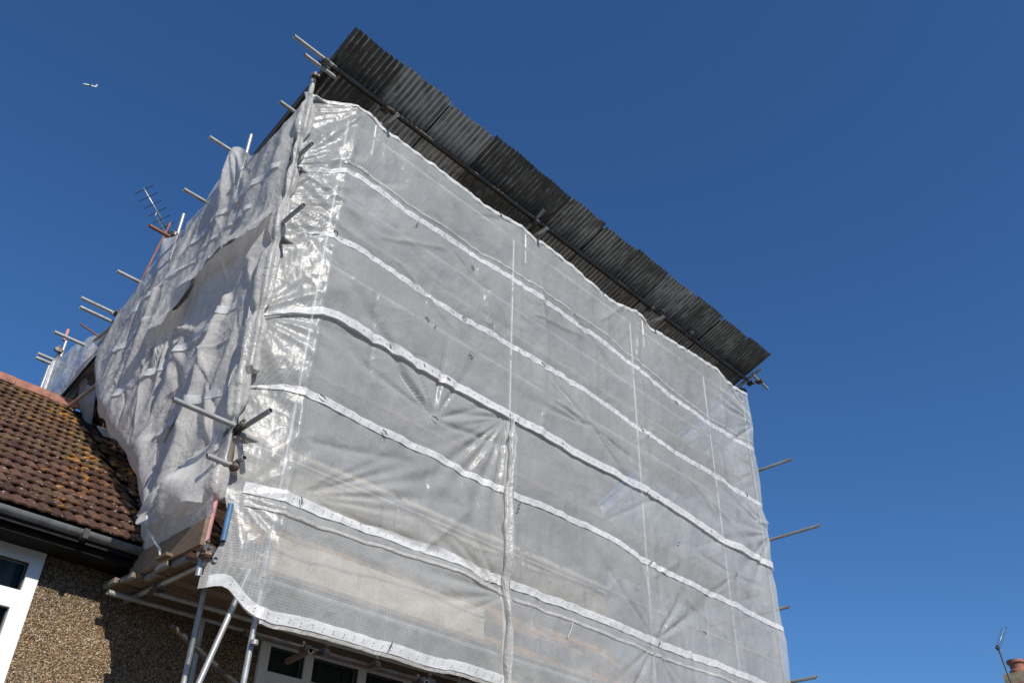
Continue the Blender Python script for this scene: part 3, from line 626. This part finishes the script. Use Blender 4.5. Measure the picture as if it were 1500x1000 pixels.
def band(parent, c, x0, x1, hw=.045, dy=-.012, name='eyelet_band', ripple=.008, m='band', xl=None):
    n = int((x1-x0)/.025); xs = np.linspace(x0, x1, n); P = []
    ph = x0*3
    for k, d in enumerate((-1, -.5, 0, .5, 1)):
        z = c(xs)+d*hw*(np.clip((xs-x0)/.55+.18, 0, 1) if x0 < 3.4 and c in (B1, B2, B3, B4) else 1)+.010*vnoise(xs*4, np.full_like(xs, c(5.)), 77)+.004*vnoise(xs*17, np.full_like(xs, 3.+d*.3), 78)
        y = front_y(xs, z)+dy-ripple*(.5+.5*np.sin(xs*2*math.pi/.2+2*vnoise(xs*2, xs*0, 5)))*(1-.3*abs(d))+ripple*.5*vnoise(xs*8, np.full_like(xs, d), 4)
        P.append(np.stack([xs, y, z], -1))
    o = MB().grid(np.array(P).transpose(1, 0, 2)).build(name, m, parent, True)
    return o
def eyelets(parent, c, x0, x1, dy=-.021, step=.105):
    b = MB()
    for x in np.arange(x0+.05, x1, step):
        x = x+random.uniform(-.006, .006); z = float(c(x))+random.uniform(-.006, .006); y = float(front_y(x, z))+dy-.004
        k = len(b.v); b.v += [(x+.0062*math.cos(a*math.pi/3), y, z+.0062*math.sin(a*math.pi/3)) for a in range(6)]; b.f.append(tuple(range(k, k+6)))
    return tag(b.build('eyelets', 'eyelet', parent), kind='stuff')
def tie(parent, x, z, ang, ln=.07, m='black', r=.0055):
    a = math.radians(ang); dx, dz = math.cos(a)*ln/2, math.sin(a)*ln/2; pts = []
    for s_ in (-1, 0, 1): xx, zz = x+dx*s_, z+dz*s_; pts.append((xx, float(front_y(xx, zz))-.024-(.012 if s_ == 0 else 0), zz))
    MB().path(pts, r, 6).build('cable_tie', m, parent)

G = 'debris sheets wrapped round the scaffold'
fs = thing('debris_sheet', (7.7, 6.2, 6.78), 'wide translucent white sheet covering the upper street face under the tin roof', 'sheeting', G)
MB().grid(front_sheet(lambda x: B3(x)-.055, TOP, XL, XR, 330, 130, -.012)).build('sheet', 'sheet', fs, True)
band(fs, B1, 3.10, 12.33, .038); eyelets(fs, B1, 3.3, 12.2)
band(fs, lambda x: B1(x)+.125+.02*np.sin(x), 3.6, 12.2, .016, -.016, 'fold_line', .004, 'wrap')
band(fs, B2, 3.3, 12.30, .038); eyelets(fs, B2, 3.7, 12.2)
band(fs, B3, 3.12, 12.36, .050, -.030, 'hem_band', .004); eyelets(fs, B3, 3.7, 12.2, -.032)
band(fs, lambda x: TOP(x)-.022, 3.15, 12.33, .026, -.014, 'top_hem', .012)
ls = thing('debris_sheet', (4.8, 6.2, 3.8), 'translucent sheet on the street face, lower left of the vertical seam', 'sheeting', G)
SEAM = lambda z: 6.37-.05*np.sin((np.asarray(z)-3.9)*1.1)
MB().grid(front_sheet(HEM, lambda x: B3(x)-.02, XL, SEAM, 150, 130, .012)).build('sheet', 'sheet', ls, True)
band(ls, B4, 3.17, 6.33, .040, .004); eyelets(ls, B4, 3.2, 6.3, .004-.021)
band(ls, B5, 3.32, 6.36, .05, .004); eyelets(ls, B5, 3.35, 6.33, .004-.021)
band(ls, lambda x: B5(x)-.14-.015*np.sin(x*2), 3.35, 6.36, .014, .0, 'fold_line', .003, 'wrap')
band(ls, lambda x: HEM(x)+.055, 3.20, 6.38, .048, .004, 'hem_band', .006); eyelets(ls, lambda x: HEM(x)+.055, 3.3, 6.36, .004-.021)
band(ls, lambda x: HEM(x)-.012, 3.62, 6.38, .016, .012, 'hem_fringe', .006, 'wrap')
rs = thing('debris_sheet', (9.4, 6.2, 3.8), 'translucent sheet on the street face, lower right of the vertical seam', 'sheeting', G)
MB().grid(front_sheet(HEM, lambda x: B3(x)-.02, lambda z: SEAM(z)-.06, XR, 210, 130, .006)).build('sheet', 'sheet', rs, True)
band(rs, B4, 6.42, 12.36, .038, -.002); eyelets(rs, B4, 6.45, 12.3, -.023)
band(rs, B5, 6.42, 12.33, .043, -.002); eyelets(rs, B5, 6.45, 12.3, -.023)
band(rs, lambda x: B5(x)-.15, 6.45, 12.3, .016, -.004, 'fold_line', .003, 'wrap')
# bunched vertical seam fold
zz = np.linspace(3.7, 6.80, 170); P = []
for k in range(15):
    a = math.pi*k/14
    wv = .040+.022*vnoise(zz*3.1, zz*0+.3, 41)+.010*vnoise(zz*9, zz*0+.9, 43)
    xc = 6.375-.05*np.sin((zz-3.9)*1.1)+.012*vnoise(zz*2, zz*0, 44)
    lob = 1+.35*np.sin(3*a+1.5*vnoise(zz*1.5, zz*0+2, 45))
    X = xc-np.cos(a)*wv*1.15; Y = front_y(xc, zz)-.02-np.sin(a)*.038*lob
    P.append(np.stack([X, Y, zz], -1))
MB().grid(P).build('seam_fold', 'wrap', rs, True)
# rolled wrap round the corner standard, knotted where ties pull it in
zz = np.linspace(5.95, 9.98, 220); P = []
knots = [9.62, 8.95, 8.60, 8.10, 7.45, 6.60]
for k in range(25):
    a = math.radians(20+300*k/24)
    pin = np.ones_like(zz)
    for q in knots: pin -= .55*np.exp(-((zz-q)/.10)**2)
    rr = (.085+.03*vnoise(zz*2.2, zz*0+k*.04, 51)+.018*vnoise(zz*5, zz*0+k*.16, 52)+.02*np.sin(a*5+zz*2))*pin
    rr = np.where(zz > 9.72, .033+.0*zz, rr)
    P.append(np.stack([3.12+.9*rr*np.sin(-a)-.02*sstep(9.6, 8.8, zz)*0, 6.40+rr*-np.cos(a)*-1-.03, zz], -1))
MB().grid(P).build('corner_wrap', 'wrap', fs, True)
for z0, z1, r0, sd in ((5.46, 6.02, .075, 3), (4.70, 5.00, .08, 9)):
    zz = np.linspace(z0, z1, 60); P = []; nrm = (zz-z0)/(z1-z0)
    for k in range(21):
        a = math.radians(-200+340*k/20); rr_ = (r0*(.55+.6*np.sin(np.pi*nrm)**.7)+.018*vnoise(zz*6, zz*0+k*.3, 55+sd)+.012*np.sin(a*4+zz*6))
        P.append(np.stack([3.10+rr_*math.cos(a), 6.39+rr_*math.sin(a), zz], -1))
    MB().grid(P).build('corner_wrap', 'wrap', ls, True)
for x, z, a in ((3.86, 9.86, -40), (5.45, 9.80, -30), (6.05, 9.80, -35), (8.2, 9.73, -35), (10.35, 9.85, -35), (4.7, 8.68, 80), (5.62, 8.60, -55), (4.95, 7.42, -35), (5.55, 7.80, -15), (6.9, 7.82, -40), (5.65, 7.30, -10),
                (8.95, 7.76, -50), (4.55, 6.87, -55), (5.0, 6.85, -60), (5.35, 6.85, -15), (6.33, 6.83, -60), (6.46, 6.82, -55), (7.25, 6.83, -20), (8.98, 6.82, 60), (9.2, 6.81, -70), (9.9, 8.62, -60), (3.66, 7.86, -30), (12.0, 9.2, 70), (11.7, 7.76, -45), (10.5, 6.76, -70)):
    tie(fs, x, z, a)
for x, z, a in ((3.83, 5.92, -20), (4.6, 5.88, -30), (3.79, 4.86, -75), (5.22, 6.31, -20), (6.29, 6.5, 85), (4.9, 3.88, 70)): tie(ls, x, z, a)
for x, z, a in ((6.50, 5.78, 70), (6.47, 5.70, 40), (8.92, 5.83, 30), (8.97, 4.84, 80), (11.02, 6.27, 80), (10.0, 5.2, -30), (9.6, 6.3, 20)): tie(rs, x, z, a)
for x, z, a, ln in ((6.0, 7.85, 80, .2), (7.35, 4.62, 62, .22)): tie(fs if z > 6.8 else rs, x, z, a, ln, 'band', .003)
tie(fs, 5.08, 7.72-.32, 60, .05)

# ------------------------------------------------------------------ sheeting: the gable side
ST = interp([(6.30, 9.68), (6.6, 9.36), (6.9, 9.24), (7.3, 9.30), (7.62, 9.70), (7.85, 9.72), (8.08, 9.62), (8.21, 9.5), (8.4, 9.22), (8.96, 9.10), (9.22, 9.12), (9.42, 8.99), (9.76, 8.81), (10.16, 8.57), (10.28, 8.32), (10.40, 8.0)])
SB = interp([(10.40, 7.72), (10.2, 7.35), (10.04, 7.18), (9.49, 6.59), (8.95, 6.16), (8.48, 5.81), (8.04, 5.48), (7.95, 5.28), (7.69, 4.95), (7.6, 4.68), (7.45, 4.48), (7.28, 4.40), (7.05, 4.44), (6.76, 4.50), (6.43, 4.53), (6.28, 4.55)])
LAP = interp([(6.40, 7.60), (6.82, 7.66), (7.21, 7.73), (7.54, 7.71), (7.87, 7.65), (8.12, 7.49), (8.33, 7.36), (8.8, 7.30)])
rgS = np.random.RandomState(5); SCR = []
for k in range(80):
    y0, z0 = rgS.uniform(6.5, 10.2), rgS.uniform(4.8, 9.5); th = math.radians(rgS.choice([rgS.uniform(40, 75), rgS.uniform(95, 130), rgS.uniform(5, 30)])); ln = rgS.uniform(.5, 1.9)
    SCR.append(((y0, z0), (y0+ln*math.cos(th), z0-ln*math.sin(th)), rgS.uniform(-.03, .035), rgS.uniform(.012, .045)))
def side_x(y, z):
    y = np.asarray(y, float); z = np.asarray(z, float)
    x = 3.065-.034*fbm(y*.9, z*.8, 61, 3)-.018*ridged(y*1.9+z*.5, z*.5-y*.3, 62, 3)-.006*fbm(y*6, z*3, 63, 3)-.035*vnoise(y*3.2+z*.35, z*.35, 64)
    calm = 1-.62*sstep(7.2, 8.3, z)
    for a in SCR: x = x-calm*crease(y, z, *a, sharp=True)
    x = x-gather(y, z, 6.45, 5.15, 95, 265, 9, .05, .5, 71, .08)-gather(y, z, 6.42, 4.75, 60, 260, 8, .05, .4, 72, .07)-gather(y, z, 6.42, 6.6, 60, 240, 8, .04, .45, 73, .07)
    x = x-gather(y, z, 7.72, 9.72, 240, 310, 6, .03, .5, 74, .07)-gather(y, z, 8.35, 7.38, 200, 330, 7, .04, .5, 75, .07)
    x = x-crease(y, z, (6.95, 7.05), (7.25, 4.75), .09, .09)+crease(y, z, (7.9, 7.3), (8.35, 5.9), .06, .08)-crease(y, z, (8.9, 8.2), (9.3, 6.5), .07, .10)+crease(y, z, (9.5, 8.4), (9.75, 7.0), .06, .08)
    for yp in (7.72, 9.18): x = x-.085*np.exp(-((y-yp)/.09)**2)*sstep(8.3, 9.3, z)
    fr = sstep(6.62, 6.40, y); return x*(1-fr)+3.095*fr
def side_sheet(bot, top, y0, y1, ny, nz, dx, hem=0.0, curl=0.0):
    s = np.linspace(0, 1, ny); t = np.linspace(0, 1, nz); Sg, T = np.meshgrid(s, t, indexing='ij')
    Y = y0+(y1-y0)*Sg; Z = bot(Y)*(1-T)+top(Y)*T
    X = side_x(Y, Z)+dx
    h = Z-bot(Y)
    kx = .75*np.exp(-(h/.35)**2)*(0 if hem else 1); X = X*(1-kx)+3.055*kx
    X = X-hem*np.exp(-(h/.22)**2)*(1+.5*vnoise(Y*3, Y*0, 81))
    if curl:
        X = X-curl*np.exp(-((h-.25)/.2)**2)*(.6+.7*vnoise(Y*2.2, Y*0+4, 82))+curl*.9*np.exp(-(h/.09)**2)
        Z = Z+.05*vnoise(Y*3.7, Y*0, 83)*np.exp(-h/.2)
    return np.stack([X, Y, Z], -1)
lo = thing('debris_sheet', (3.1, 8.3, 4.5), 'crumpled grey white sheet on the gable side with ragged billowing lower edge', 'sheeting', G)
def LOTOP(y): return (LAP(y)+.28)*(1-sstep(8.42, 8.62, y))+ST(y)*sstep(8.42, 8.62, y)
MB().grid(side_sheet(SB, LOTOP, 6.33, 10.40, 240, 240, 0, 0, .035)).build('sheet', 'side', lo, True)
up = thing('debris_sheet', (3.1, 7.4, 7.6), 'upper gable side sheet lapping over with a lifted dark shadowed hem', 'sheeting', G)
MB().grid(side_sheet(LAP, ST, 6.40, 8.72, 150, 130, -.03, .12)).build('sheet', 'side', up, True)
def sband(parent, c, y0, y1, dx, hw=.045):
    ys = np.linspace(y0, y1, int((y1-y0)/.03)); P = []
    for d in (-1, 0, 1):
        z = c+d*hw+.02*vnoise(ys*2, ys*0, 91)+0*ys; P.append(np.stack([side_x(ys, z)+dx-.012+.014*vnoise(ys*9, ys*0+d, 92), ys, z], -1))
    MB().grid(np.array(P).transpose(1, 0, 2)).build('eyelet_band', 'band', parent, True)
sband(up, 8.62, 6.5, 8.35, -.03); sband(up, 8.25, 6.9, 8.7, -.03, .03)
sband(lo, 8.25, 8.75, 9.9, 0); sband(lo, 7.75, 8.8, 10.2, 0, .04); sband(lo, 6.85, 6.6, 9.5, 0); sband(lo, 5.85, 6.6, 8.5, 0); sband(lo, 4.95, 6.5, 7.6, 0, .05)
# rolled lumps along the ragged hem
def roll(y0, y1, r, seed, off=-.06, up_=.03, m='side'):
    n = 40; ys = np.linspace(y0, y1, n); P = []
    for k in range(13):
        a = 2*math.pi*k/12; rr = r*(.6+.5*np.abs(vnoise(ys*6, ys*0+seed+a, 95))+.9*np.abs(vnoise(ys*19, ys*0+math.cos(a)*3, seed)))*np.sin(np.linspace(.15, math.pi-.15, n))**.5
        P.append(np.stack([side_x(ys, SB(ys)+.05)+off+rr*np.cos(a), ys, SB(ys)+up_+rr*np.sin(a)], -1))
    MB().grid(P).build('rolled_hem', m, lo, True)
# loose flap at the low front corner
P = []
for i in range(30):
    row = []
    for j in range(30):
        u, v = i/29, j/29
        row.append((3.02-.10*u+.05*math.sin(u*7+v*3)-.05*math.sin(v*3)-.09*math.exp(-abs(u-.25-.35*v)/.06)+.07*math.exp(-abs(u-.62-.2*v)/.07), 6.40+1.10*u*(1-.25*v)+.03*math.sin(v*9), 5.28-.62*v-.42*u*(1-v)*1.1+.02*math.sin(u*12+v*5)))
    P.append(row)
MB().grid(P).build('flap', 'side', lo, True)
st = MB(); st.path([(2.93, 7.10, 4.82), (2.90, 7.14, 4.70), (2.93, 7.12, 4.58), (2.99, 7.06, 4.48), (3.03, 7.0, 4.40), (3.04, 6.98, 4.33)], .011, 6); st.build('tie_strap', 'band', lo, True)
MB().path([(2.97, 7.20, 5.75), (2.965, 7.30, 5.62), (2.96, 7.34, 5.50)], .012, 6).build('cable_tie', 'black', lo)
rr = thing('debris_sheet', (3.1, 11.4, 7.9), 'short strip of pale sheet at the rear corner above the ridge tiles', 'sheeting', G)
RT = interp([(10.45, 8.42), (10.9, 8.56), (11.4, 8.66), (11.8, 8.70), (12.36, 8.78)]); RB = interp([(10.45, 8.16), (10.85, 7.98), (11.2, 7.80), (11.5, 7.66), (12.36, 7.6)])
ys = np.linspace(10.45, 12.36, 60); tt = np.linspace(0, 1, 26); Yg, Tg = np.meshgrid(ys, tt, indexing='ij'); Zg = RB(Yg)*(1-Tg)+RT(Yg)*Tg
MB().grid(np.stack([3.10-.05*fbm(Yg*1.5, Zg*1.2, 66, 3)-.05*np.exp(-((Zg-RB(Yg))/.08)**2), Yg, Zg], -1)).build('sheet', 'side', rr, True)
P = []
for z in np.linspace(7.6, 8.72, 20):
    P.append([(3.10+.05*math.cos(a)*(1+.2*math.sin(z*9)), 12.35+.05*math.sin(a), z) for a in np.linspace(0, 2*math.pi, 13)])
MB().grid(P).build('corner_wrap', 'band', rr, True)

yy = np.linspace(6.4, 12.0, 90); tt = np.linspace(0, 1, 70); Yg, Tg = np.meshgrid(yy, tt, indexing='ij'); Zg = 4.0*(1-Tg)+(roofz(Yg)-.03)*Tg
far = MB().grid(np.stack([12.40+.05*fbm(Yg*1.2, Zg, 67, 3), Yg, Zg], -1)).build('debris_sheet', 'far', None, True)
tag(far, 'far gable sheet showing dimly through the right end of the street face', 'sheeting', G)

# ------------------------------------------------------------------ aerials, chimney, aircraft
def aerial(base, top, b0, b1, n, el, m_mast, label, rm=.02, cross=True, vert=False):
    t = thing('tv_aerial', base, label, 'aerial', None)
    MB().tube(base, top, rm, 8, False).build('mast', m_mast, t, True)
    b0, b1 = Vector(b0), Vector(b1); MB().tube(b0, b1, .012, 6, False).build('boom', 'alu', t, True)
    d = (b1-b0).normalized(); u = d.cross(Vector((0, 0, 1))).normalized(); w = d.cross(u)
    if cross: MB().path([b0.lerp(b1, .5)+w*.02, b0.lerp(b1, .55)+w*.09, b0.lerp(b1, .95)+w*.09, b1+w*.02], .010, 6).build('cradle', 'alu', t)
    for i in range(n):
        p = b0.lerp(b1, i/(n-1)*.96+.02); e = MB()
        if cross:
            for a in (.6, -.6): q = (u*math.cos(a)+w*math.sin(a))*el; e.tube(p-q, p+q, .0075, 5, False)
        else: e.tube(p-u*el, p+u*el, .006, 5, False)
        e.build('director', 'black', t)
    MB().obox(b1, u*.03, w*.05, d*.05).build('junction_box', 'black', t)
    return t, u, w
aerial((3.86, 12.5, 10.2), (4.09, 12.5, 12.25), (3.45, 12.42, 12.57), (4.19, 12.6, 12.10), 7, .17, 'rusty', 'black toothed television aerial on a rusty mast behind the gable side sheeting')
ch = thing('chimney', (28.6, 7.6, 0), 'brick chimney with stepped cap and red clay pot at the right picture edge', 'chimney')
chx, chy = 29.50, 7.75
def stack(z0, z1, h, m, name): MB().box((chx-h, chy-h, z0), (chx+h, chy+h, z1)).build(name, m, ch)
stack(0, 8.35, .45, 'brick', 'stack'); stack(8.35, 8.50, .50, 'stone', 'corbel'); stack(8.50, 8.62, .46, 'brick', 'corbel'); stack(8.62, 8.92, .40, 'stone', 'cap')
MB().lathe((chx-.05, chy+.05, 8.90), [(.20, 0), (.24, .03), (.24, .12), (.19, .16), (.20, .30), (.25, .34), (.25, .42), (.15, .44)], 16).build('pot', 'pot', ch, True, 40)
ta, u_, w_ = aerial((28.95, 7.85, 7.0), (28.52, 7.9, 9.57), (28.98, 7.70, 10.15), (28.50, 7.9, 9.50), 8, .12, 'black', 'small dark television aerial on a thin mast beside the clay chimney pot', .025, False)
MB().tube((28.25, 8.2, 9.43), (28.8, 7.6, 9.43), .005, 5, False).build('reflector', 'alu', ta)

d0 = Vector((.10928514, .7043497, .70139023)); d1 = Vector((.12123193, .70014111, .70363716)); D = 2600.0
p0, p1 = d0*D+Vector((0, 0, 1.6)), d1*D+Vector((0, 0, 1.6)); ax = (p1-p0); ln = ax.length; ax.normalize()
ac = thing('aircraft', (p0+p1)/2, 'tiny white jet aircraft high in the blue sky at upper left', 'aircraft')
upv = Vector((.15, -.55, .8)); sidev = ax.cross(upv).normalized(); upv = sidev.cross(ax).normalized()
b = MB(); rings = []
for t, r in ((0, .3), (.04, 1.2), (.12, 2.0), (.6, 2.0), (.85, 1.3), (1.0, .35)):
    c = p0+ax*ln*t; rings.append([tuple(c+sidev*r*math.cos(a)+upv*r*math.sin(a)) for a in np.linspace(0, 2*math.pi, 13)])
b.grid(rings).build('fuselage', 'plane', ac, True)
def slab(pts, th, name):
    q = MB(); n = len(pts); q.v += [tuple(p) for p in pts]+[tuple(Vector(p)+th) for p in pts]; q.f += [tuple(range(n))[::-1], tuple(range(n, 2*n))]+[(i, (i+1) % n, n+(i+1) % n, n+i) for i in range(n)]
    q.build(name, 'plane', ac)
mid = p0+ax*ln*.42
for s_ in (1, -1):
    slab([mid, mid+ax*ln*.16, mid+ax*ln*.26+sidev*s_*15+upv*1.2, mid+ax*ln*.20+sidev*s_*15+upv*1.2], upv*.5, 'wing')
    tl = p0+ax*ln*.9; slab([tl, tl+ax*ln*.07, tl+ax*ln*.10+sidev*s_*5.5, tl+ax*ln*.06+sidev*s_*5.5], upv*.3, 'tailplane')
tl = p0+ax*ln*.84; slab([tl+upv*1, tl+ax*ln*.14+upv*.5, tl+ax*ln*.2+upv*7.5, tl+ax*ln*.12+upv*7.5], sidev*.4, 'fin')
